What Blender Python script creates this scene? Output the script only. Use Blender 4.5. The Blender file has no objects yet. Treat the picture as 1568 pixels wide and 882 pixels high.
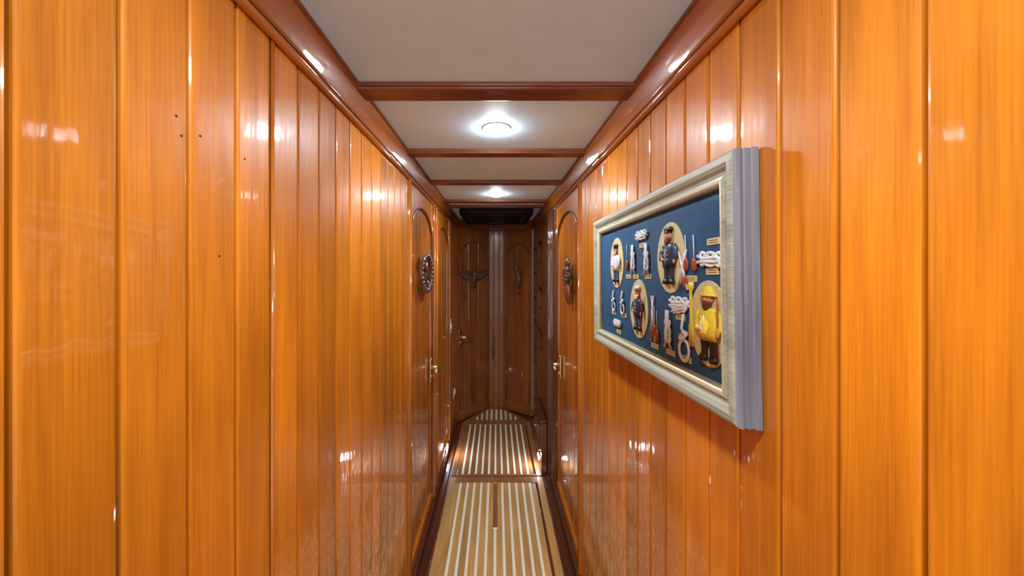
import bpy, bmesh, math, random
from mathutils import Vector, Matrix
random.seed(7)
scene = bpy.context.scene
scene.view_settings.view_transform = 'Standard'
try: scene.view_settings.look = 'None'
except Exception: pass
scene.view_settings.exposure = 0.0

# ------------------------------------------------------------------ materials
def mat_base(name):
    m = bpy.data.materials.new(name); m.use_nodes = True
    nt = m.node_tree; b = nt.nodes['Principled BSDF']
    return m, nt, b

def plain(name, col, rough=0.5, metal=0.0, coat=0.0, bump=0.0, bscale=80, vary=0.12, spec=0.5):
    m, nt, b = mat_base(name)
    tc = nt.nodes.new('ShaderNodeTexCoord')
    n = nt.nodes.new('ShaderNodeTexNoise'); n.inputs['Scale'].default_value = bscale
    n.inputs['Detail'].default_value = 4
    nt.links.new(tc.outputs['Object'], n.inputs['Vector'])
    mr = nt.nodes.new('ShaderNodeMapRange')
    mr.inputs['To Min'].default_value = 1 - vary; mr.inputs['To Max'].default_value = 1 + vary
    nt.links.new(n.outputs['Fac'], mr.inputs['Value'])
    h = nt.nodes.new('ShaderNodeHueSaturation'); h.inputs['Color'].default_value = (*col, 1)
    nt.links.new(mr.outputs[0], h.inputs['Value'])
    nt.links.new(h.outputs[0], b.inputs['Base Color'])
    b.inputs['Roughness'].default_value = rough; b.inputs['Metallic'].default_value = metal
    b.inputs['Coat Weight'].default_value = coat; b.inputs['Coat Roughness'].default_value = 0.08
    b.inputs['Specular IOR Level'].default_value = spec
    if bump > 0:
        bp = nt.nodes.new('ShaderNodeBump'); bp.inputs['Strength'].default_value = bump
        bp.inputs['Distance'].default_value = 0.003
        nt.links.new(n.outputs['Fac'], bp.inputs['Height']); nt.links.new(bp.outputs[0], b.inputs['Normal'])
    return m

def wood(name, dark, light, axis='Z', rough=0.4, coat=0.95, coat_rough=0.048, vary=0.17, wob=0.32, spec=0.2):
    m, nt, b = mat_base(name)
    N = nt.nodes.new; L = nt.links.new
    tc = N('ShaderNodeTexCoord')
    def mapped(cross, along):
        mp = N('ShaderNodeMapping')
        s = [cross]*3; s['XYZ'.index(axis)] = along
        mp.inputs['Scale'].default_value = s
        geo = N('ShaderNodeNewGeometry')
        mul = N('ShaderNodeMath'); mul.operation = 'MULTIPLY'; mul.inputs[1].default_value = 13.0
        L(geo.outputs['Random Per Island'], mul.inputs[0])
        cx = N('ShaderNodeCombineXYZ')
        for i in range(3): L(mul.outputs[0], cx.inputs[i])
        L(cx.outputs[0], mp.inputs['Location'])
        L(tc.outputs['Object'], mp.inputs['Vector'])
        return mp
    n1 = N('ShaderNodeTexNoise'); n1.inputs['Scale'].default_value = 1; n1.inputs['Detail'].default_value = 5
    n1.inputs['Distortion'].default_value = 0.6
    L(mapped(26, 1.3).outputs[0], n1.inputs['Vector'])
    n2 = N('ShaderNodeTexNoise'); n2.inputs['Scale'].default_value = 1; n2.inputs['Detail'].default_value = 3
    L(mapped(330, 7).outputs[0], n2.inputs['Vector'])
    n3 = N('ShaderNodeTexNoise'); n3.inputs['Scale'].default_value = 1; n3.inputs['Detail'].default_value = 2
    L(mapped(4, 2.2).outputs[0], n3.inputs['Vector'])
    a = N('ShaderNodeMath'); a.operation = 'MULTIPLY_ADD'; a.inputs[1].default_value = 0.45
    L(n2.outputs['Fac'], a.inputs[0])
    a2 = N('ShaderNodeMath'); a2.operation = 'MULTIPLY'; a2.inputs[1].default_value = 0.55
    L(n1.outputs['Fac'], a2.inputs[0]); L(a2.outputs[0], a.inputs[2])
    r = N('ShaderNodeValToRGB')
    r.color_ramp.elements[0].position = 0.28; r.color_ramp.elements[0].color = (*dark, 1)
    r.color_ramp.elements[1].position = 0.68; r.color_ramp.elements[1].color = (*light, 1)
    L(a.outputs[0], r.inputs['Fac'])
    geo = N('ShaderNodeNewGeometry')
    mr = N('ShaderNodeMapRange'); mr.inputs['To Min'].default_value = 1-vary; mr.inputs['To Max'].default_value = 1+vary
    L(geo.outputs['Random Per Island'], mr.inputs['Value'])
    mr2 = N('ShaderNodeMapRange'); mr2.inputs['From Min'].default_value = .3; mr2.inputs['From Max'].default_value = .7
    mr2.inputs['To Min'].default_value = .80; mr2.inputs['To Max'].default_value = 1.16
    L(n3.outputs['Fac'], mr2.inputs['Value'])
    mm = N('ShaderNodeMath'); mm.operation = 'MULTIPLY'; L(mr.outputs[0], mm.inputs[0]); L(mr2.outputs[0], mm.inputs[1])
    h = N('ShaderNodeHueSaturation'); L(r.outputs[0], h.inputs['Color']); L(mm.outputs[0], h.inputs['Value'])
    L(h.outputs[0], b.inputs['Base Color'])
    b.inputs['Roughness'].default_value = rough
    b.inputs['Coat Weight'].default_value = coat; b.inputs['Coat Roughness'].default_value = coat_rough
    b.inputs['Specular IOR Level'].default_value = spec
    if wob > 0:
        n4 = N('ShaderNodeTexNoise'); n4.inputs['Scale'].default_value = 1; n4.inputs['Detail'].default_value = 2
        L(mapped(22, 6).outputs[0], n4.inputs['Vector'])
        bp = N('ShaderNodeBump'); bp.inputs['Strength'].default_value = wob; bp.inputs['Distance'].default_value = 0.004
        L(n4.outputs['Fac'], bp.inputs['Height'])
        L(bp.outputs[0], b.inputs['Normal']); L(bp.outputs[0], b.inputs['Coat Normal'])
    return m

def emis(name, col, s):
    m, nt, b = mat_base(name)
    b.inputs['Base Color'].default_value = (*col, 1)
    b.inputs['Emission Color'].default_value = (*col, 1); b.inputs['Emission Strength'].default_value = s
    return m

W_WALL = wood('varnished_teak_wall', (.36,.098,.006), (.66,.218,.010))
W_DOOR = wood('varnished_teak_door', (.35,.094,.007), (.60,.185,.011))
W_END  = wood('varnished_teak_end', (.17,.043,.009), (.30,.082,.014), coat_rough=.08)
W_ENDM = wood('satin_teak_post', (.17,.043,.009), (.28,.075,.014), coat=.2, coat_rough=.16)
W_TRIMY = wood('varnished_trim_long', (.25,.065,.008), (.42,.125,.012), axis='Y')
W_TRIMZ = wood('varnished_trim_upright', (.33,.088,.007), (.52,.155,.010), axis='Z')
W_BEAM = wood('mahogany_beam', (.14,.038,.014), (.25,.074,.026), axis='X', coat=.4, coat_rough=.12)
W_DARK = wood('dark_mahogany', (.055,.014,.006), (.11,.030,.012), axis='Y')
W_DARKZ = wood('dark_mahogany_upright', (.07,.018,.007), (.15,.042,.014), axis='Z')
W_GAP  = plain('groove_backing_wood', (.05,.012,.004), .6)  # dark wood of the backing behind the plank grooves
M_CEIL = plain('ceiling_vinyl', (.60,.77,.92), .6, bump=.25, bscale=14, vary=.05)
W_TAN = wood('grating_glare_teak', (.42,.22,.07), (.62,.35,.12), axis='Y', coat=.5, vary=.1)  # paler grating teak for the near panels, light glare put into its colour
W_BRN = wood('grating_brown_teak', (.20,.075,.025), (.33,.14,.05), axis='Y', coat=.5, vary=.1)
M_HOLLY = plain('holly_strip', (.86,.86,.70), .3, coat=.4, vary=.05)
W_FLOOR = wood('floor_board_mahogany', (.07,.02,.008), (.14,.045,.018), axis='Y')
M_BRASS = plain('pale_brass', (.80,.74,.54), .2, metal=1, vary=.05)
M_CHROME = plain('chrome', (.8,.8,.78), .15, metal=1, vary=.02)
M_WHITE = plain('white_plastic', (.85,.85,.85), .35, vary=.03)
M_HATCH = plain('hatch_frame_black', (.010,.010,.012), .75, vary=.05, spec=.08)
M_BLACK = plain('smoked_acrylic', (.006,.007,.009), .35, vary=.05, spec=.15)
M_CARVE = wood('carved_dark_wood', (.05,.022,.014), (.13,.060,.036), axis='Z', vary=.1, wob=.6)
M_CARVER = wood('carved_red_wood', (.13,.030,.012), (.24,.060,.022), axis='Z', vary=.1)
M_LAMP = emis('downlight_lens', (.84,.94,1.0), 170)
M_OPENING = emis('opening_light_glow', (.85,.93,1.0), 190)  # glowing face that stands in for daylight from a low opening
M_VOID = plain('cavity_dark', (.02,.008,.004), .8)
# picture
M_FRAME = wood('silver_gilt_frame', (.16,.165,.12), (.43,.44,.35), axis='X', rough=.4, coat=.1, vary=.05, wob=.5)
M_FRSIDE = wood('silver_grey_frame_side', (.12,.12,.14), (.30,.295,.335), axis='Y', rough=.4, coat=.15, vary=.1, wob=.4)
M_GILT = plain('gilt_lip', (.62,.62,.42), .35, metal=.3)
M_NAVY = plain('navy_felt', (.014,.080,.185), .8, bscale=60, bump=.1, vary=.25)
M_BURLAP = plain('burlap_oval', (.62,.56,.30), .8, bscale=200, bump=.5, vary=.35)
M_ROPE = plain('white_cotton_rope', (.78,.88,.92), .7, bscale=300, bump=.6)
M_LABEL = plain('gold_label', (.68,.62,.30), .45, bscale=500, vary=.35)
M_SKIN = plain('painted_skin', (.60,.27,.16), .5)
M_NAVYC = plain('painted_navy_coat', (.015,.035,.085), .4)
M_BLK = plain('painted_black', (.012,.012,.014), .4)
M_YEL = plain('painted_yellow', (.80,.62,.06), .35)
M_WH = plain('painted_white', (.75,.78,.80), .5)
M_RED = plain('painted_red_brown', (.34,.07,.03), .4)
M_GREY = plain('painted_grey_beard', (.45,.42,.38), .6)
M_BRW = plain('painted_brown_beard', (.10,.035,.015), .6)
M_BLU = plain('painted_blue_trousers', (.05,.12,.27), .5)

# ------------------------------------------------------------------ mesh builder
class MB:
    def __init__(s, name, M=None):
        s.name = name; s.bm = bmesh.new(); s.mats = []; s.M = M or Matrix.Identity(4)
    def mi(s, m):
        if m not in s.mats: s.mats.append(m)
        return s.mats.index(m)
    def add(s, t, m, T=None, smooth=False):
        if T is not None: bmesh.ops.transform(t, matrix=T, verts=t.verts)
        bmesh.ops.transform(t, matrix=s.M, verts=t.verts)
        i = s.mi(m)
        for f in t.faces: f.material_index = i; f.smooth = smooth
        me = bpy.data.meshes.new('tmp'); t.to_mesh(me); t.free()
        s.bm.from_mesh(me); bpy.data.meshes.remove(me)
    def box(s, a, b, m, bev=0.0, seg=2, T=None):
        t = bmesh.new(); bmesh.ops.create_cube(t, size=1)
        for v in t.verts:
            v.co = Vector([ (a[i]+b[i])/2 + v.co[i]*(b[i]-a[i]) for i in range(3)])
        if bev > 0:
            bmesh.ops.bevel(t, geom=t.edges[:], offset=bev, segments=seg, affect='EDGES', profile=.5)
        s.add(t, m, T, smooth=False)
    def tube(s, pts, r, m, n=8, closed=False, T=None, caps=True):
        pts = [Vector(p) for p in pts]; N = len(pts)
        rs = r if isinstance(r, (list, tuple)) else [r]*N
        t = bmesh.new(); rings = []
        prev = None
        for i, p in enumerate(pts):
            if closed: d = pts[(i+1) % N] - pts[i-1]
            else: d = pts[min(i+1, N-1)] - pts[max(i-1, 0)]
            d.normalize()
            if prev is None:
                ref = Vector((0,0,1)) if abs(d.z) < .9 else Vector((1,0,0))
                x = d.cross(ref).normalized()
            else:
                x = (prev - d*prev.dot(d)).normalized()
            prev = x; y = d.cross(x)
            ring = []
            for k in range(n):
                an = 2*math.pi*k/n
                ring.append(t.verts.new(p + (x*math.cos(an) + y*math.sin(an))*rs[i]))
            rings.append(ring)
        M_ = N if closed else N-1
        for i in range(M_):
            A = rings[i]; B = rings[(i+1) % N]
            for k in range(n):
                t.faces.new((A[k], A[(k+1) % n], B[(k+1) % n], B[k]))
        if caps and not closed:
            t.faces.new(rings[0][::-1]); t.faces.new(rings[-1])
        bmesh.ops.recalc_face_normals(t, faces=t.faces)
        s.add(t, m, T, smooth=True)
    def ball(s, c, r, m, T=None, seg=12):
        r = r if isinstance(r, (list, tuple)) else (r, r, r)
        t = bmesh.new(); bmesh.ops.create_uvsphere(t, u_segments=seg, v_segments=max(6, seg*2//3), radius=1)
        for v in t.verts: v.co = Vector((c[0]+v.co.x*r[0], c[1]+v.co.y*r[1], c[2]+v.co.z*r[2]))
        s.add(t, m, T, smooth=True)
    def prism(s, poly, z0, z1, m, bev=0.0, T=None, smooth=False):
        t = bmesh.new()
        lo = [t.verts.new((p[0], p[1], z0)) for p in poly]; hi = [t.verts.new((p[0], p[1], z1)) for p in poly]
        n = len(poly)
        t.faces.new(lo[::-1]); top = t.faces.new(hi)
        for i in range(n): t.faces.new((lo[i], lo[(i+1) % n], hi[(i+1) % n], hi[i]))
        bmesh.ops.recalc_face_normals(t, faces=t.faces)
        if bev > 0:
            bmesh.ops.bevel(t, geom=list(top.edges), offset=bev, segments=2, affect='EDGES', profile=.5)
        s.add(t, m, T, smooth)
    def loft(s, rings, m, n=14, T=None):
        t = bmesh.new(); R = []
        for (cx, cy, cz, rx, rz) in rings:
            R.append([t.verts.new((cx+rx*math.cos(2*math.pi*k/n), cy, cz+rz*math.sin(2*math.pi*k/n))) for k in range(n)])
        for i in range(len(R)-1):
            for k in range(n): t.faces.new((R[i][k], R[i][(k+1) % n], R[i+1][(k+1) % n], R[i+1][k]))
        t.faces.new(R[0]); t.faces.new(R[-1])
        bmesh.ops.recalc_face_normals(t, faces=t.faces)
        s.add(t, m, T, smooth=True)
    def done(s, parent=None):
        me = bpy.data.meshes.new(s.name); s.bm.to_mesh(me); s.bm.free()
        for m in s.mats: me.materials.append(m)
        o = bpy.data.objects.new(s.name, me); scene.collection.objects.link(o)
        if parent: o.parent = parent
        return o

def empty(name, M=None):
    o = bpy.data.objects.new(name, None); o.empty_display_size = .1
    scene.collection.objects.link(o)
    if M is not None: o.matrix_world = M
    return o

def frame(origin, u, n):
    u = Vector(u).normalized(); n = Vector(n).normalized(); v = Vector((0,0,1))
    M = Matrix.Identity(4)
    for i in range(3):
        M[i][0] = u[i]; M[i][1] = v[i]; M[i][2] = n[i]; M[i][3] = origin[i]
    return M

# ------------------------------------------------------------------ key dimensions (metres)
EYE = 1.58; ZC = 2.10; ZT = 2.017; XW = 0.42; YB = -1.5
ML = frame((-XW, 0, 0), (0,1,0), (1,0,0))
MR = frame(( XW, 0, 0), (0,-1,0), (-1,0,0))
A = Vector((-.42, 3.72, 0)); B_ = Vector((-.073, 4.115, 0))
C_ = Vector((.075, 4.115, 0)); D_ = Vector((.385, 3.88, 0))
uL = (B_-A).normalized(); uR = (D_-C_).normalized()
MEL = frame(A, uL, (uL.y, -uL.x, 0)); LEL = (B_-A).length
MER = frame(C_, uR, (uR.y, -uR.x, 0)); LER = (D_-C_).length

def planks(mb, edges, z0, z1, m, n0=0.0, th=.018, gap=.0020, bev=.0048, jit=.006):
    for a, b in zip(edges[:-1], edges[1:]):
        c = (a+b)/2; w = (b-a)
        T = Matrix.Translation((c, 0, n0 + random.uniform(-.0006, 0))) @ Matrix.Rotation(random.uniform(-jit, jit), 4, 'Y')
        mb.box((-w/2+gap, z0, -th), (w/2-gap, z1, 0), m, bev=bev, seg=3, T=T)

# ------------------------------------------------------------------ walls
def wall(name, M, sgn, start, pitch, yend):
    ys = []
    y = start
    while y > YB: y -= pitch
    y += pitch
    ys.append(YB)
    while y < yend - .02:
        ys.append(y); y += pitch
    ys.append(yend)
    e = [sgn*v for v in ys]; e.sort()
    mb = MB(name, M)
    planks(mb, e, 0, ZT, W_WALL)
    lo, hi = min(e), max(e)
    mb.box((lo, 0, -.05), (hi, ZC, -.016), W_GAP)
    return mb
mb = wall('wall_left', ML, 1, .317, .0917, 1.742)
for (y, z) in ((.48,1.781),(.488,1.758),(.519,1.769),(.611,1.764),(.555,1.60)):
    mb.ball((y, z, .0), (.0018,.0018,.001), W_GAP)
wl = mb.done()
mb = wall('wall_right', MR, -1, .3608, .0910, 1.81)
wr = mb.done()

# door builder -----------------------------------------------------------------
def lever_handle(M, u, z, lever_dir, parent, m=M_BRASS, s=1.0):
    mb = MB('lever_handle', M)
    poly = []
    for i in range(24):
        a = 2*math.pi*i/24
        poly.append((u + .018*s*math.cos(a), z + (.062*s if math.sin(a) > 0 else -.062*s) + .018*s*math.sin(a)))
    mb.prism(poly, 0, .007, m, bev=.002)
    mb.tube([(u, z+.02, .004), (u, z+.02, .05)], [.012*s, .009*s], m, n=12)
    L = .11*s*lever_dir
    mb.tube([(u, z+.02, .046), (u+L*.25, z+.021, .054), (u+L*.6, z+.023, .054), (u+L, z+.017, .050)], [.010*s,.0095*s,.0085*s,.010*s], m, n=12)
    mb.tube([(u, z-.035, .006), (u, z-.035, .012)], [.010, .009], m, n=12)
    mb.tube([(u, z-.032, .0122), (u, z-.042, .0122)], .002, M_BLK, n=6)
    return mb.done(parent)

def door(name, M, u0, u1, ztop, wd, wframe, arch_z, rise, stile=.05, nrail=.12, ngroove=4):
    e = empty(name)
    mb = MB('door_leaf', M)
    a, b = u0+stile, u1-stile
    pe = [a-.02 + (b-a+.04)*i/ngroove for i in range(ngroove+1)]
    mb.box((u0, .012, -.05), (u1, ztop, -.028), W_GAP)
    planks(mb, pe, .02, arch_z+rise+.02, wd, n0=-.010, th=.014, jit=.002)
    mb.box((u0, .012, -.03), (a, ztop, 0), wframe, bev=.002)
    mb.box((b, .012, -.03), (u1, ztop, 0), wframe, bev=.002)
    mb.box((a, .012, -.03), (b, nrail, 0), wframe, bev=.001)
    n = 28; t = bmesh.new(); cols = []
    for i in range(n+1):
        x = -1 + 2*i/n
        zz = arch_z + rise*math.sqrt(max(0, 1-x*x))
        uu = a + (b-a)*(x+1)/2
        cols.append((t.verts.new((uu, zz, -.03)), t.verts.new((uu, zz, 0)), t.verts.new((uu, ztop, 0)), t.verts.new((uu, ztop, -.03))))
    for i in range(n):
        c0, c1 = cols[i], cols[i+1]
        for k in range(3): t.faces.new((c0[k], c1[k], c1[k+1], c0[k+1]))
    bmesh.ops.recalc_face_normals(t, faces=t.faces)
    mb.add(t, wframe)
    path = [(a, nrail, 0)] + [(a, nrail+(arch_z-nrail)*k/6, 0) for k in range(1, 6)]
    for i in range(33):
        th = math.pi - math.pi*i/32
        path.append(((a+b)/2 + (b-a)/2*math.cos(th), arch_z + rise*math.sin(th), 0))
    path += [(b, nrail+(arch_z-nrail)*k/6, 0) for k in range(5, 0, -1)] + [(b, nrail, 0)]
    mb.tube(path, .0055, W_DARKZ, n=8)
    mb.done(e)
    return e

d1 = door('door_1', ML, 1.762, 2.42, ZT, W_DOOR, W_DOOR, 1.76, .16, stile=.035)
lever_handle(ML, 2.33, .935, -1, d1)
d2 = door('door_2', ML, 2.56, 3.22, ZT, W_DOOR, W_DOOR, 1.74, .16, stile=.04)
d3 = door('door_3', MR, -2.56, -1.83, ZT, W_DOOR, W_DOOR, 1.76, .16, stile=.04)
lever_handle(MR, -2.40, .935, 1, d3)
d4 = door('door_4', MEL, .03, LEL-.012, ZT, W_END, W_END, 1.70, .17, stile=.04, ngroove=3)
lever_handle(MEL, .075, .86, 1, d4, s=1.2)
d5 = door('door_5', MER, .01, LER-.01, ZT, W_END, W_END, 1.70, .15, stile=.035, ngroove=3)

mb = MB('wall_left_far', ML)
planks(mb, [2.448, 2.53], 0, ZT, W_DOOR)
planks(mb, [3.25, 3.34, 3.43, 3.52, 3.61, 3.72], 0, ZT, W_DOOR)
mb.box((1.742, 0, -.07), (3.75, ZC, -.05), W_GAP)
mb.done()
mb = MB('wall_end', Matrix.Identity(4))
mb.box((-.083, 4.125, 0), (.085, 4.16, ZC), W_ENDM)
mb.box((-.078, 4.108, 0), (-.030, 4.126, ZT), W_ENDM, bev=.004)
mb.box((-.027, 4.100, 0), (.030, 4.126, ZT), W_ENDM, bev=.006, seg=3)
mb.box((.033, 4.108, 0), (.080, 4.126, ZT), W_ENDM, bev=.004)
mb.box((-.083, 4.09, ZT), (.085, 4.126, ZC), W_BEAM)
mb.done()
mb = MB('wall_end_left', MEL)
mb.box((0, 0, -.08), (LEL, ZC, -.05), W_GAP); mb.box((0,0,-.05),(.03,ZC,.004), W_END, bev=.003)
mb.box((0, ZT, -.05), (LEL, ZC, .006), W_BEAM)
mb.done()
mb = MB('wall_end_right', MER)
mb.box((0, 0, -.08), (LER, ZC, -.05), W_GAP); mb.box((0, ZT, -.05), (LER, ZC, .006), W_BEAM)
mb.done()

XS = .39
MS = frame((XS, 0, 0), (0,-1,0), (-1,0,0))
def rrect(u0, u1, z0, z1, r, k=6):
    pts = []
    for cx, cy, a0 in ((u1-r, z1-r, 0), (u0+r, z1-r, 90), (u0+r, z0+r, 180), (u1-r, z0+r, 270)):
        for i in range(k+1):
            a = math.radians(a0 + 90*i/k); pts.append((cx+r*math.cos(a), cy+r*math.sin(a)))
    return pts
body = MB('built_in_bookshelf', MS)
body.box((-3.88, 0, -.22), (-2.77, ZT, 0), W_DARKZ)
bo = body.done()
cut = MB('cutter', MS)
for zc in (1.58+.15, 1.58-.26, 1.58-.63):
    cut.prism(rrect(-3.46, -3.10, zc-.10, zc+.10, .06), -.2, .05, M_VOID)
for z0 in (.62, .88, 1.12, 1.36, 1.60):
    cut.prism(rrect(-3.85, -3.54, z0, z0+.19, .02), -.2, .05, M_VOID)
co = cut.done()
md = bo.modifiers.new('b', 'BOOLEAN'); md.operation = 'DIFFERENCE'; md.object = co; md.solver = 'EXACT'
dg = bpy.context.evaluated_depsgraph_get(); dg.update()
nm = bpy.data.meshes.new_from_object(bo.evaluated_get(dg))
bo.modifiers.clear(); bo.data = nm
bpy.data.objects.remove(co)
mb = MB('row_of_books', MS)
bcols = [plain('book_a', (.25,.05,.03)), plain('book_b', (.08,.10,.2)), plain('book_c', (.5,.42,.3)), plain('book_d', (.1,.15,.08))]
for z0 in (.625, .885, 1.125, 1.365):
    u = -3.84
    while u < -3.60:
        w = random.uniform(.018, .04); hgt = random.uniform(.12, .165)
        mb.box((u, z0-.004, -.17), (u+w-.002, z0+hgt, -.05), random.choice(bcols), bev=.002); u += w
mb.done(bo)
mb = MB('low_locker', MS)
mb.box((-3.30, 0, .001), (-2.80, .40, .045), W_DARKZ, bev=.006)
mb.box((-3.32, .40, .001), (-2.78, .425, .06), W_DARK, bev=.01, seg=4)
mb.prism(rrect(-3.24, -2.86, .15, .35, .03), .045, .055, W_DARKZ, bev=.004)
mb.tube([(-3.1,.30,.055),(-3.1,.30,.075),(-3.0,.30,.075),(-3.0,.30,.055)], .004, M_BRASS)
mb.done()
# lamps added in place of low daylight openings, one each side
def opening_light(M, u, v, n):
    mb = MB('low_opening_light', M)
    mb.prism(rrect(u-.045, u+.045, v-.022, v+.022, .012), n, n+.008, M_CHROME, bev=.002)
    mb.prism(rrect(u-.036, u+.036, v-.014, v+.014, .008), n+.008, n+.013, M_OPENING)
    mb.done()
opening_light(MS, -2.90, .095, .0455)
opening_light(ML, 3.05, .096, .0005)

def trim(i, M, u0, u1, n1, m=W_TRIMZ, bead=True):
    mb = MB('trim_%d' % i, M)
    mb.box((u0, 0, -.04), (u1, ZT, n1), m, bev=.004, seg=3)
    if bead: mb.tube([((u0+u1)/2, 0, n1), ((u0+u1)/2, ZT, n1)], .005, m, n=10)
    mb.done()
trim(1, ML, 1.738, 1.764, .010); trim(2, ML, 2.42, 2.448, .010); trim(3, ML, 2.53, 2.56, .008)
trim(4, ML, 3.22, 3.25, .008)
trim(5, MR, -1.832, -1.806, .010); trim(6, MR, -2.77, -2.56, .012, W_DARKZ, False)
mb = MB('trim_9', ML)
mb.tube([(.6838, .0, .0015), (.6838, ZT-.002, .0015)], .0035, W_TRIMZ, n=10)
mb.done()

def cornice(i, sx):
    mb = MB('trim_%d' % i)
    y0, y1 = YB, 3.98 if sx < 0 else 4.0
    T = Matrix(((sx,0,0,0),(0,0,1,0),(0,1,0,0),(0,0,0,1)))
    mb.prism([(.470,2.012),(.414,2.012),(.412,2.022),(.408,2.034),(.383,2.0995),(.470,2.0995)], y0, y1, W_TRIMY, T=T)
    mb.tube([(sx*.413, y0, 2.014), (sx*.413, y1, 2.014)], .0085, W_TRIMY, n=12)
    mb.tube([(sx*.409, y0, 2.030), (sx*.409, y1, 2.030)], .0045, W_TRIMY, n=10)
    mb.tube([(sx*.384, y0, 2.096), (sx*.384, y1, 2.096)], .0045, W_BEAM, n=10)
    mb.done()
cornice(7, -1); cornice(8, 1)

mb = MB('ceiling'); mb.box((-.47, YB, ZC), (.47, 4.2, ZC+.04), M_CEIL); mb.done()
def beam(y0, y1, drop=.018):
    mb = MB('ceiling_beam')
    mb.box((-.392, y0, ZC-drop), (.392, y1, ZC), W_BEAM, bev=.005, seg=3)
    mb.box((-.392, y0-.006, ZC-.010), (.392, y1+.006, ZC), W_BEAM, bev=.003)
    mb.done()
for a, b in ((1.020,1.096),(1.583,1.650),(2.135,2.20),(2.725,2.80),(-.10,-.03),(-.66,-.59)): beam(a, b)
beam(2.97, 3.03)
mb = MB('ceiling_hatch')
mb.prism(rrect(-.315, .315, 3.06, 3.86, .06), ZC-.045, ZC, M_HATCH)
mb.prism(rrect(-.26, .26, 3.12, 3.80, .04), ZC-.049, ZC-.044, M_BLACK)
mb.tube([(x, y, ZC-.045) for x, y in rrect(-.31, .31, 3.065, 3.855, .06)], .006, M_HATCH, closed=True)
for yy in (3.30, 3.46, 3.62):
    mb.tube([(-.24, yy, ZC-.052), (.24, yy, ZC-.052)], .005, M_HATCH, n=6)
mb.done()

def downlight(y, power=7.5):
    e = empty('ceiling_downlight')
    e.location = (0, y, ZC)
    mb = MB('lamp_ring')
    mb.prism([(.050*math.cos(2*math.pi*i/40), .050*math.sin(2*math.pi*i/40)) for i in range(40)], -.003, .0, M_WHITE)
    t = bmesh.new(); prof = [(.040*math.cos(a), -.003-.020*math.sin(a)) for a in [math.pi/2*k/6 for k in range(6)]]
    R = [[t.verts.new((r*math.cos(2*math.pi*k/24), r*math.sin(2*math.pi*k/24), z)) for k in range(24)] for r, z in prof]
    for i in range(5):
        for k in range(24): t.faces.new((R[i][k], R[i+1][k], R[i+1][(k+1) % 24], R[i][(k+1) % 24]))
    c = t.verts.new((0,0,-.023))
    for k in range(24): t.faces.new((R[5][k], c, R[5][(k+1) % 24]))
    bmesh.ops.recalc_face_normals(t, faces=t.faces)
    mb.add(t, M_LAMP, smooth=True)
    mb.done(e)
    ld = bpy.data.lights.new('lamp_light', 'AREA'); ld.shape = 'DISK'; ld.size = .075
    ld.energy = power; ld.color = (.84,.94,1.0)
    lo = bpy.data.objects.new('lamp_light', ld); scene.collection.objects.link(lo)
    lo.parent = e; lo.location = (0,0,-.026)
for y in (1.348, 2.532, .164, -1.02): downlight(y)

# floor ---------------------------------------------------------------------
mb = MB('floor'); mb.box((-.50, YB, -.05), (.60, 4.25, 0), W_FLOOR); mb.done()
for nm_, sx, y1 in (('baseboard_left', -1, 3.70), ('baseboard_right', 1, 2.77)):
    mb = MB(nm_)
    mb.box((min(sx*.42, sx*.402), YB, 0), (max(sx*.42, sx*.402), y1, .07), W_DARK, bev=.004)
    mb.box((min(sx*.402, sx*.362), YB, 0), (max(sx*.402, sx*.362), y1, .012), W_DARK, bev=.003)
    mb.done()

def grating(name, y0, y1, base, side, nstrip=12, hw=.345, bar=.05, taper=None, insert=None):
    mb = MB(name)
    z = .022
    if taper is None:
        mb.box((-hw, y0, 0), (-hw+.045, y1, z), side, bev=.003); mb.box((hw-.045, y0, 0), (hw, y1, z), side, bev=.003)
        mb.box((-hw+.045, y1-bar, 0), (hw-.045, y1, z+.001), W_BRN, bev=.002)
        mb.box((-hw+.045, y0, 0), (hw-.045, y0+.02, z+.001), W_BRN, bev=.002)
        iw = hw-.045; p = 2*iw/nstrip
        for i in range(nstrip):
            x0 = -iw + p*i
            mb.box((x0, y0+.02, 0), (x0+p-.015, y1-bar, z-.002), base, bev=.001)
            if i < nstrip-1:
                mb.box((x0+p-.015, y0+.02, 0), (x0+p, y1-bar, z-.001), M_HOLLY, bev=.001)
        if insert:
            mb.box((-.022, insert[0], 0), (.008, insert[1], z+.0005), W_BRN, bev=.001)
    else:
        tw = taper
        mb.prism([(-hw, y0), (hw, y0), (tw, y1), (-tw, y1)], 0, z-.006, base)
        for s in (-1, 1):
            mb.prism([(s*hw, y0), (s*tw, y1), (s*(tw-.03), y1), (s*(hw-.045), y0)], 0, z, W_BRN, bev=.001)
        mb.box((-tw+.03, y1-.03, 0), (tw-.03, y1, z), W_BRN, bev=.001); mb.box((-hw+.045, y0, 0), (hw-.045, y0+.03, z), W_BRN, bev=.001)
        p = .050
        for i in range(-6, 7):
            x = i*p
            ye = y1-.03
            if abs(x) > tw-.03: ye = y0 + (hw-.045-abs(x)-.008)/((hw-.045)-(tw-.03))*(y1-y0)
            if ye > y0+.04:
                mb.box((x-.009, y0+.03, 0), (x+.009, ye, z-.001), M_HOLLY)
    mb.done()
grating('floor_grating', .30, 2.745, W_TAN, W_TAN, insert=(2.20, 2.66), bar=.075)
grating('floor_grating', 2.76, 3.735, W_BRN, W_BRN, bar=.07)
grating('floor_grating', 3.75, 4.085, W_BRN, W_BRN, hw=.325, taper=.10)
grating('floor_grating', -1.3, .285, W_TAN, W_TAN)

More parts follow.
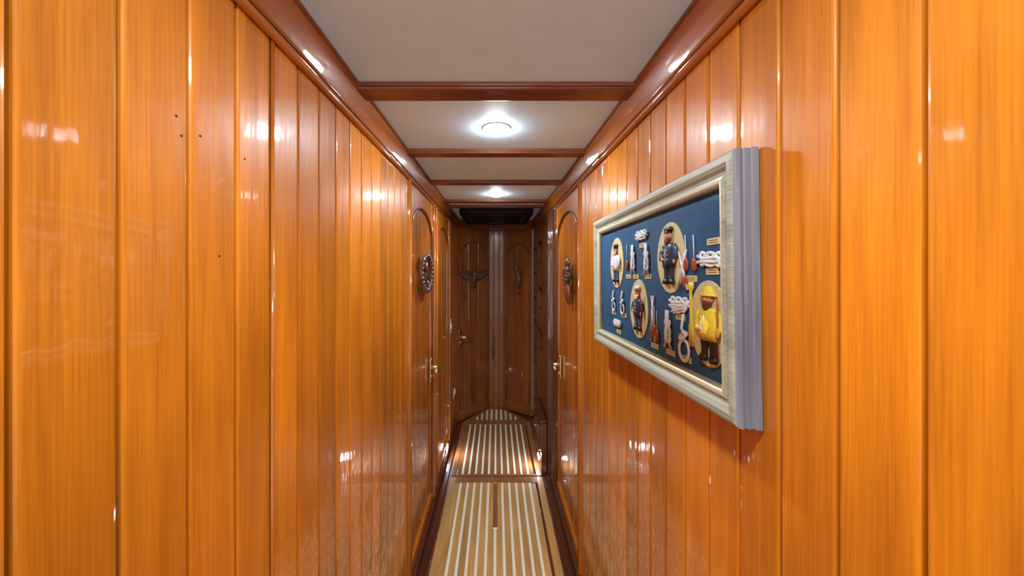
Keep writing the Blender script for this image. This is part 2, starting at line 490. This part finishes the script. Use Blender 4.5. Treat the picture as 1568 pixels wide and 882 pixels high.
mb = MB('wall_back')
mb.box((-.50, YB-.04, 0), (-.32, YB, ZC), W_WALL); mb.box((.32, YB-.04, 0), (.50, YB, ZC), W_WALL)
mb.box((-.32, YB-.04, 2.0), (.32, YB, ZC), W_WALL)
mb.done()
ld = bpy.data.lights.new('rear_fill_light', 'AREA'); ld.shape = 'RECTANGLE'; ld.size = .62; ld.size_y = 1.7  # unseen fill light added behind the camera to brighten the corridor
ld.energy = 17; ld.color = (.72,.88,1.0)
lo = bpy.data.objects.new('rear_fill_light', ld); scene.collection.objects.link(lo)
lo.location = (0, YB-.06, 1.1)
lo.rotation_euler = Vector((0,1,0)).to_track_quat('-Z', 'Z').to_euler()

# ------------------------------------------------------------------ light switch, hinges, pull
mb = MB('light_switch', ML)
mb.prism(rrect(3.255, 3.315, 1.0, 1.13, .01), .0, .012, M_WHITE, bev=.003)
mb.prism(rrect(3.273, 3.297, 1.04, 1.09, .004), .012, .018, M_WHITE, bev=.002)
mb.done()
mb = MB('door_hinge', ML)
mb.box((3.60, .30, 0), (3.66, .38, .004), M_CHROME, bev=.001); mb.tube([(3.66,.295,.006),(3.66,.385,.006)], .006, M_CHROME)
mb.done()
mb = MB('pull_handle')
mb.tube([(-.03,4.10,.60),(-.03,4.06,.61),(-.032,4.055,.70),(-.03,4.06,.79),(-.03,4.10,.80)], [.012,.012,.016,.012,.012], M_CARVE, n=10)
mb.done()

# ------------------------------------------------------------------ carved ornaments
def ornament_wreath(M):
    mb = MB('carved_wreath_ornament', M)
    N = 40; RX, RY = .150, .100
    path = [(RX*math.cos(2*math.pi*i/N), RY*math.sin(2*math.pi*i/N), .016) for i in range(N)]
    mb.tube(path, .014, M_CARVE, closed=True)
    for i in range(24):
        a = 2*math.pi*i/24
        mb.ball((RX*math.cos(a), RY*math.sin(a), .024), (.018,.013,.012), M_CARVE)
    mb.tube([(0,-.075,.014),(0,.065,.014)], [.012,.010], M_CARVE)
    mb.tube([(.018*math.cos(t*.628), .072+.014*math.sin(t*.628), .014) for t in range(10)], .005, M_CARVE, closed=True)
    mb.tube([(-.075,-.015,.012),(-.055,-.055,.012),(0,-.078,.014),(.055,-.055,.012),(.075,-.015,.012)], [.003,.011,.012,.011,.003], M_CARVE)
    mb.tube([(-.05,.040,.014),(.05,.040,.014)], .008, M_CARVE)
    mb.tube([(-.08,.07,.012),(-.03,.03,.022),(.04,-.01,.022),(.08,-.06,.012)], .008, M_CARVER)
    return mb.done()
ornament_wreath(ML @ Matrix.Translation((2.10, 1.555, .001)))

def ornament_pineapple(M):
    mb = MB('carved_pineapple_ornament', M)
    mb.loft([(0,-.13,.012,.004,.004),(0,-.115,.014,.020,.012),(0,-.085,.02,.034,.020),(0,-.05,.024,.040,.024),(0,-.02,.02,.028,.018),(0,0,.02,.020,.014)], M_CARVER)
    mb.loft([(0,0,.02,.03,.016),(0,.02,.024,.05,.024),(0,.05,.028,.055,.028),(0,.075,.022,.035,.02),(0,.09,.016,.014,.012)], M_CARVE)
    for r in range(4):
        for k in range(-2, 3):
            mb.ball((k*.02+(r % 2)*.01, .012+r*.018, .048-abs(k)*.004), (.009,.009,.007), M_CARVE, seg=8)
    for a in (-50,-25,0,25,50):
        s, c = math.sin(math.radians(a)), math.cos(math.radians(a))
        mb.tube([(0,.08,.018),(s*.03,.08+c*.03,.024),(s*.05,.08+c*.055,.018)], [.010,.012,.002], M_CARVE)
    for s in (-1,1):
        mb.tube([(s*.03,-.01,.018),(s*.065,-.02,.022),(s*.06,.02,.022)], [.010,.010,.004], M_CARVE)
    return mb.done()
ornament_pineapple(MR @ Matrix.Translation((-2.06, 1.508, .001)) @ Matrix.Diagonal((1.5,1.02,.8,1)))

def ornament_eagle(M):
    mb = MB('carved_eagle_ornament', M)
    mb.loft([(0,-.09,.01,.03,.012),(0,-.06,.014,.02,.016),(0,-.02,.018,.034,.026),(0,.02,.018,.032,.026),(0,.045,.018,.018,.018),(0,.06,.02,.017,.017),(0,.075,.018,.008,.01)], M_CARVE)
    mb.tube([(0,.06,.03),(.014,.058,.04),(.022,.048,.04)], [.008,.006,.001], M_CARVE)
    for s in (-1, 1):
        mb.tube([(s*.02,.01,.014),(s*.08,.05,.018),(s*.15,.052,.018),(s*.215,.075,.012)], [.020,.018,.013,.004], M_CARVE)
        for i in range(9):
            f = i/8
            x0 = s*(.04+.155*f); z0 = .035+.025*f
            L = .085 - .045*f
            mb.tube([(x0, z0, .014), (x0+s*.016, z0-L*.6, .014), (x0+s*.026, z0-L, .010)], [.010,.010,.003], M_CARVE, n=6)
        for i in range(3):
            mb.tube([(s*.005*i,-.07,.012),(s*(.012+.014*i),-.12+.008*i,.010)], [.008,.005], M_CARVE, n=6)
    return mb.done()
ornament_eagle(MEL @ Matrix.Translation((.262, 1.495, 0)) @ Matrix.Diagonal((1.05,1.0,1,1)))

def ornament_seahorse(M):
    mb = MB('carved_seahorse_ornament', M)
    mb.tube([(.02,.15,.012),(.0,.165,.016),(-.02,.14,.018),(-.012,.11,.018),(.012,.06,.018),(.018,.01,.018),(0,-.05,.016),(-.012,-.10,.014),(.002,-.14,.012),(.02,-.135,.010),(.018,-.115,.01)],
            [.006,.014,.020,.018,.026,.030,.022,.014,.010,.007,.004], M_CARVE, n=10)
    mb.tube([(-.03,.14,.018),(-.062,.128,.018)], [.010,.006], M_CARVE)
    for i in range(6):
        mb.tube([(.025,.09-.03*i,.016),(.055,.10-.03*i,.012)], [.010,.003], M_CARVE, n=6)
    return mb.done()
ornament_seahorse(MER @ Matrix.Translation((.21, 1.46, 0)))

# ------------------------------------------------------------------ nautical shadow box picture
PM = frame((XW-.0095, .976, 1.5425), (0,-1,0), (-1,0,0)) @ Matrix.Rotation(math.radians(1.25), 4, 'Z') @ Matrix.Rotation(math.radians(.9), 4, 'Y')
pic = empty('nautical_knot_shadow_box_picture', PM)
def pdone(mb):
    o = mb.done(); o.parent = pic; return o
HW, HH, TH = .400, .2235, .040
def moulding(name, prof_groups):
    mb = MB(name)
    for prof, m in prof_groups:
        t = bmesh.new(); rings = []
        for sx, sy in ((-1,-1),(1,-1),(1,1),(-1,1)):
            rings.append([t.verts.new((sx*(HW-i), sy*(HH-i), z)) for i, z in prof])
        for k in range(4):
            A_, C2 = rings[k], rings[(k+1) % 4]
            for j in range(len(prof)-1): t.faces.new((A_[j], C2[j], C2[j+1], A_[j+1]))
        bmesh.ops.recalc_face_normals(t, faces=t.faces)
        mb.add(t, m)
    return pdone(mb)
moulding('frame_moulding', [
    ([(0,0),(0,.010),(.002,.012),(.001,.022),(.003,.024),(.001,.030),(.002,.036),(.005,.039)], M_FRSIDE),
    ([(.005,.039),(.010,.041),(.018,.041),(.024,.038),(.030,.033),(.035,.0325),(.038,.035),(.041,.0355)], M_FRAME),
    ([(.041,.0355),(.046,.035),(.050,.032),(.052,.028),(.052,.010)], M_GILT),
    ([(.0,.0),(.052,.0),(.052,.010)], M_FRSIDE)])
Z0 = .021
mb = MB('navy_backing'); mb.box((-HW+.045, -HH+.045, .008), (HW-.045, HH-.045, Z0), M_NAVY); pdone(mb)
def K(u, v): return (.0244+.975*u, .001+.975*v)
def oval(u, v, a=.060, b=.080):
    u, v = K(u, v)
    mb = MB('burlap_oval')
    mb.prism([(u+a*math.cos(2*math.pi*i/40), v+b*math.sin(2*math.pi*i/40)) for i in range(40)], Z0, Z0+.002, M_BURLAP, bev=.0008)
    pdone(mb)
for (u, v, a) in ((-.222,.062,.060),(.134,.060,.062),(-.047,-.073,.060),(.280,-.073,.062)): oval(u, v, a)

def sailor(u, v, s, coat, legs, hat, beard, hatkind='cap', staff=None):
    u, v = K(u, v)
    mb = MB('sailor_figurine')
    T = Matrix.Translation((u, v, Z0+.004)) @ Matrix.Diagonal((s*1.12, s, s*.42, 1))
    for k in (-1, 1):
        mb.loft([(k*.085,-.47,.0,.060,.06),(k*.085,-.38,.0,.060,.06),(k*.08,-.25,.0,.072,.075),(k*.07,-.12,.0,.085,.09)], legs, T=T)
        mb.loft([(k*.10,-.50,.03,.065,.09),(k*.10,-.46,.03,.072,.10),(k*.09,-.41,.01,.060,.07)], M_BLK, T=T)
    mb.loft([(0,-.22,.0,.175,.13),(0,-.12,.01,.185,.15),(0,.0,.02,.180,.16),(0,.10,.01,.175,.14),(0,.17,.0,.16,.11),(0,.205,.0,.09,.07)], coat, T=T)
    mb.tube([(0,-.2,.15),(0,.0,.185),(0,.14,.14)], .008, M_GILT, T=T, n=6)
    for j in range(3):
        for k in (-1, 1): mb.ball((k*.05, -.08+.08*j, .165), .014, M_GILT, T=T, seg=6)
    mb.tube([(0,.17,0),(0,.25,.01)], [.06,.055], M_SKIN, T=T)
    mb.tube([(-.15,.15,0),(-.225,.05,.02),(-.21,-.05,.08),(-.12,-.07,.15)], [.055,.056,.048,.040], coat, T=T, n=10)
    mb.ball((-.10,-.07,.165), (.038,.032,.032), M_SKIN, T=T)
    mb.tube([(.15,.15,0),(.235,.06,.02),(.25,-.03,.06),(.23,-.09,.10)], [.055,.056,.048,.040], coat, T=T, n=10)
    mb.ball((.23,-.115,.11), (.036,.042,.032), M_SKIN, T=T)
    mb.ball((0,.325,.02), (.088,.105,.10), M_SKIN, T=T, seg=16)
    mb.ball((0,.315,.122), (.022,.024,.026), M_SKIN, T=T, seg=8)
    for k in (-1, 1):
        mb.ball((k*.036,.345,.105), (.013,.010,.010), M_BLK, T=T, seg=6)
        mb.ball((k*.088,.32,.01), (.018,.03,.02), M_SKIN, T=T, seg=6)
    if beard:
        mb.loft([(0,.17,.10,.02,.02),(0,.20,.09,.06,.05),(0,.25,.065,.088,.07),(0,.29,.06,.092,.06),(0,.30,.05,.07,.04)], beard, T=T)
    if hatkind == 'cap':
        mb.loft([(0,.385,.01,.098,.10),(0,.41,.01,.100,.10),(0,.415,.01,.118,.118),(0,.46,.005,.125,.12),(0,.485,0,.08,.08)], hat, T=T)
        mb.loft([(0,.380,.08,.075,.07),(0,.392,.08,.085,.085)], M_BLK, T=T)
        mb.ball((0,.415,.115), .018, M_GILT, T=T, seg=6)
    else:
        mb.loft([(0,.36,.0,.165,.155),(0,.375,.0,.16,.15),(0,.39,.01,.10,.105),(0,.45,.005,.085,.09),(0,.49,0,.045,.05)], hat, T=T)
    if staff == 'net':
        mb.tube([(.23,-.45,.10),(.235,.35,.11)], .014, M_RED, T=T, n=6)
    if staff == 'pipe':
        mb.tube([(.03,.285,.13),(.09,.27,.17)], .009, M_BRW, T=T, n=6); mb.ball((.095,.285,.17), .02, M_BRW, T=T, seg=6)
    pdone(mb)
sailor(-.222,.062,.122, M_WH, M_BLU, M_BLK, M_GREY, 'cap', None)
sailor(.134,.066,.130, M_NAVYC, M_NAVYC, M_BLK, M_BRW, 'cap', 'pipe')
sailor(-.047,-.070,.122, M_NAVYC, M_BLU, M_WH, M_WH, 'cap', 'net')
sailor(.284,-.072,.140, M_YEL, M_BLK, M_YEL, M_BRW, 'sou', 'net')

def lemn(a, b, n=36, kx=1, ky=2, ph=0, amp=.002):
    return [(a*math.sin(kx*2*math.pi*i/n+ph), b*math.sin(ky*2*math.pi*i/n), amp*math.cos(3*2*math.pi*i/n)) for i in range(n)]
def knot(u, v, kind, s=1.0, rot=0):
    u, v = K(u, v)
    mb = MB('sailor_knot')
    T = Matrix.Translation((u, v, Z0+.004)) @ Matrix.Rotation(math.radians(rot), 4, 'Z') @ Matrix.Diagonal((s, s, .6, 1))
    r = .0034
    if kind == 'flat':
        mb.tube(lemn(.030, .012, 48, 2, 3), r, M_ROPE, closed=True, T=T)
        mb.tube([(-.042,.005,0),(-.02,.0,.003),(.02,.004,.003),(.042,-.004,0)], r, M_ROPE, T=T)
        mb.tube([(-.042,-.007,0),(-.02,-.005,.003),(.02,-.004,.003),(.042,.007,0)], r, M_ROPE, T=T)
    elif kind == 'loop':
        mb.tube([(.015*math.cos(2*math.pi*i/24), -.018+.017*math.sin(2*math.pi*i/24), 0) for i in range(24)], r, M_ROPE, closed=True, T=T)
        mb.tube([(.004,.0,.004),(-.008,.008,.006),(.006,.014,.005),(.008,.004,.004),(-.004,.018,.004),(0,.042,0)], r, M_ROPE, T=T)
        mb.tube(lemn(.010,.006,24,1,1,.8), r, M_ROPE, closed=True, T=T @ Matrix.Translation((0,.006,.003)))
    else:
        mb.tube(lemn(.011, .022, 48, 3, 2), r, M_ROPE, closed=True, T=T)
        mb.tube([(-.006,.045,0),(-.003,.02,.003),(.004,-.01,.004),(-.014,-.035,0)], r, M_ROPE, T=T)
        mb.tube([(.003,.045,0),(.005,.01,.003),(-.003,-.01,.004),(.014,-.035,0)], r, M_ROPE, T=T)
    pdone(mb)
for k in ((-.02,.130,'flat',.9,0),(-.081,.062,'bend',1,0),(.010,.058,'bend',1,0),(.292,.049,'flat',1.0,-4),(.176,-.042,'flat',1.0,0),(.176,-.052,'flat',.8,8),
          (-.248,-.066,'loop',.85,0),(-.167,-.067,'loop',.9,0),(-.215,-.134,'flat',.8,0),(.124,-.110,'bend',1.05,0),(.1955,-.117,'loop',1.25,0)):
    knot(*k)
lb = MB('name_labels')
for u, v in ((-.02,.102),(-.122,.017),(-.066,.017),(.015,.017),(.297,.082),(.293,.026),(.176,-.072),(-.161,-.103),(-.209,-.161),(.131,-.158),(.198,-.158),(.050,-.158),(.222,.012),(-.255,-.103)):
    u, v = K(u, v)
    lb.box((u-.019, v-.0062, Z0), (u+.019, v+.0062, Z0+.0015), M_LABEL, bev=.0005)
    for q in (-.002, .002): lb.box((u-.013, v+q-.0006, Z0+.0015), (u+.013, v+q+.0006, Z0+.0018), M_BRW)
pdone(lb)
tk = MB('pulley_blocks_and_oars')
for u, v in ((-.128,.052),(.205,.043),(.236,.040),(.055,-.118),(.038,-.128),(.068,-.130),(.200,.005)):
    u, v = K(u, v)
    tk.loft([(u,v-.014,Z0+.003,.004,.002),(u,v-.008,Z0+.003,.009,.003),(u,v+.006,Z0+.003,.009,.003),(u,v+.014,Z0+.003,.003,.002)], M_RED)
    tk.tube([(u,v+.012,Z0+.003),(u-.004,v+.06,Z0+.002)], .0011, M_ROPE, n=5)
tk.loft([(.242,-.122,Z0+.003,.009,.003),(.242,-.083,Z0+.003,.010,.003),(.242,-.073,Z0+.003,.004,.003),(.242,-.012,Z0+.003,.004,.003),(.242,-.006,Z0+.003,.010,.003),(.242,.006,Z0+.003,.010,.003)], M_YEL)
for s in (-1,1):
    tk.tube([(.068-s*.012,-.142,Z0+.003),(.068+s*.006,-.03,Z0+.003)], [.0028,.002], M_ROPE, n=6)
    tk.tube([(.21-s*.02,-.01,Z0+.003),(.21+s*.016,.073,Z0+.003)], [.0028,.002], M_WH, n=6)
pdone(tk)
gm = bpy.data.materials.new('picture_glass'); gm.use_nodes = True
nt = gm.node_tree; nt.nodes.clear()
o_ = nt.nodes.new('ShaderNodeOutputMaterial'); mx = nt.nodes.new('ShaderNodeMixShader')
tr = nt.nodes.new('ShaderNodeBsdfTransparent'); gl = nt.nodes.new('ShaderNodeBsdfGlossy'); gl.inputs['Roughness'].default_value = .02
gl.inputs['Color'].default_value = (.5,.75,1,1)
fr = nt.nodes.new('ShaderNodeFresnel'); fr.inputs['IOR'].default_value = 1.10
nt.links.new(fr.outputs[0], mx.inputs[0]); nt.links.new(tr.outputs[0], mx.inputs[1]); nt.links.new(gl.outputs[0], mx.inputs[2]); nt.links.new(mx.outputs[0], o_.inputs[0])
mb = MB('glass_pane')
t = bmesh.new(); vs = [t.verts.new(p) for p in ((-HW+.051,-HH+.051,.034),(HW-.051,-HH+.051,.034),(HW-.051,HH-.051,.034),(-HW+.051,HH-.051,.034))]; t.faces.new(vs)
mb.add(t, gm); pdone(mb)

# ------------------------------------------------------------------ world + camera
w = bpy.data.worlds.new('world'); scene.world = w; w.use_nodes = True
w.node_tree.nodes['Background'].inputs[0].default_value = (.8,.9,1,1); w.node_tree.nodes['Background'].inputs[1].default_value = .6
cd = bpy.data.cameras.new('camera'); cam = bpy.data.objects.new('camera', cd); scene.collection.objects.link(cam)
cam.location = (0,0,EYE); cam.rotation_euler = (math.radians(90), 0, 0)
cd.sensor_width = 36; cd.lens = 36*560/1568; cd.shift_x = .0153; cd.shift_y = -.0185; cd.clip_start = .02
scene.camera = cam
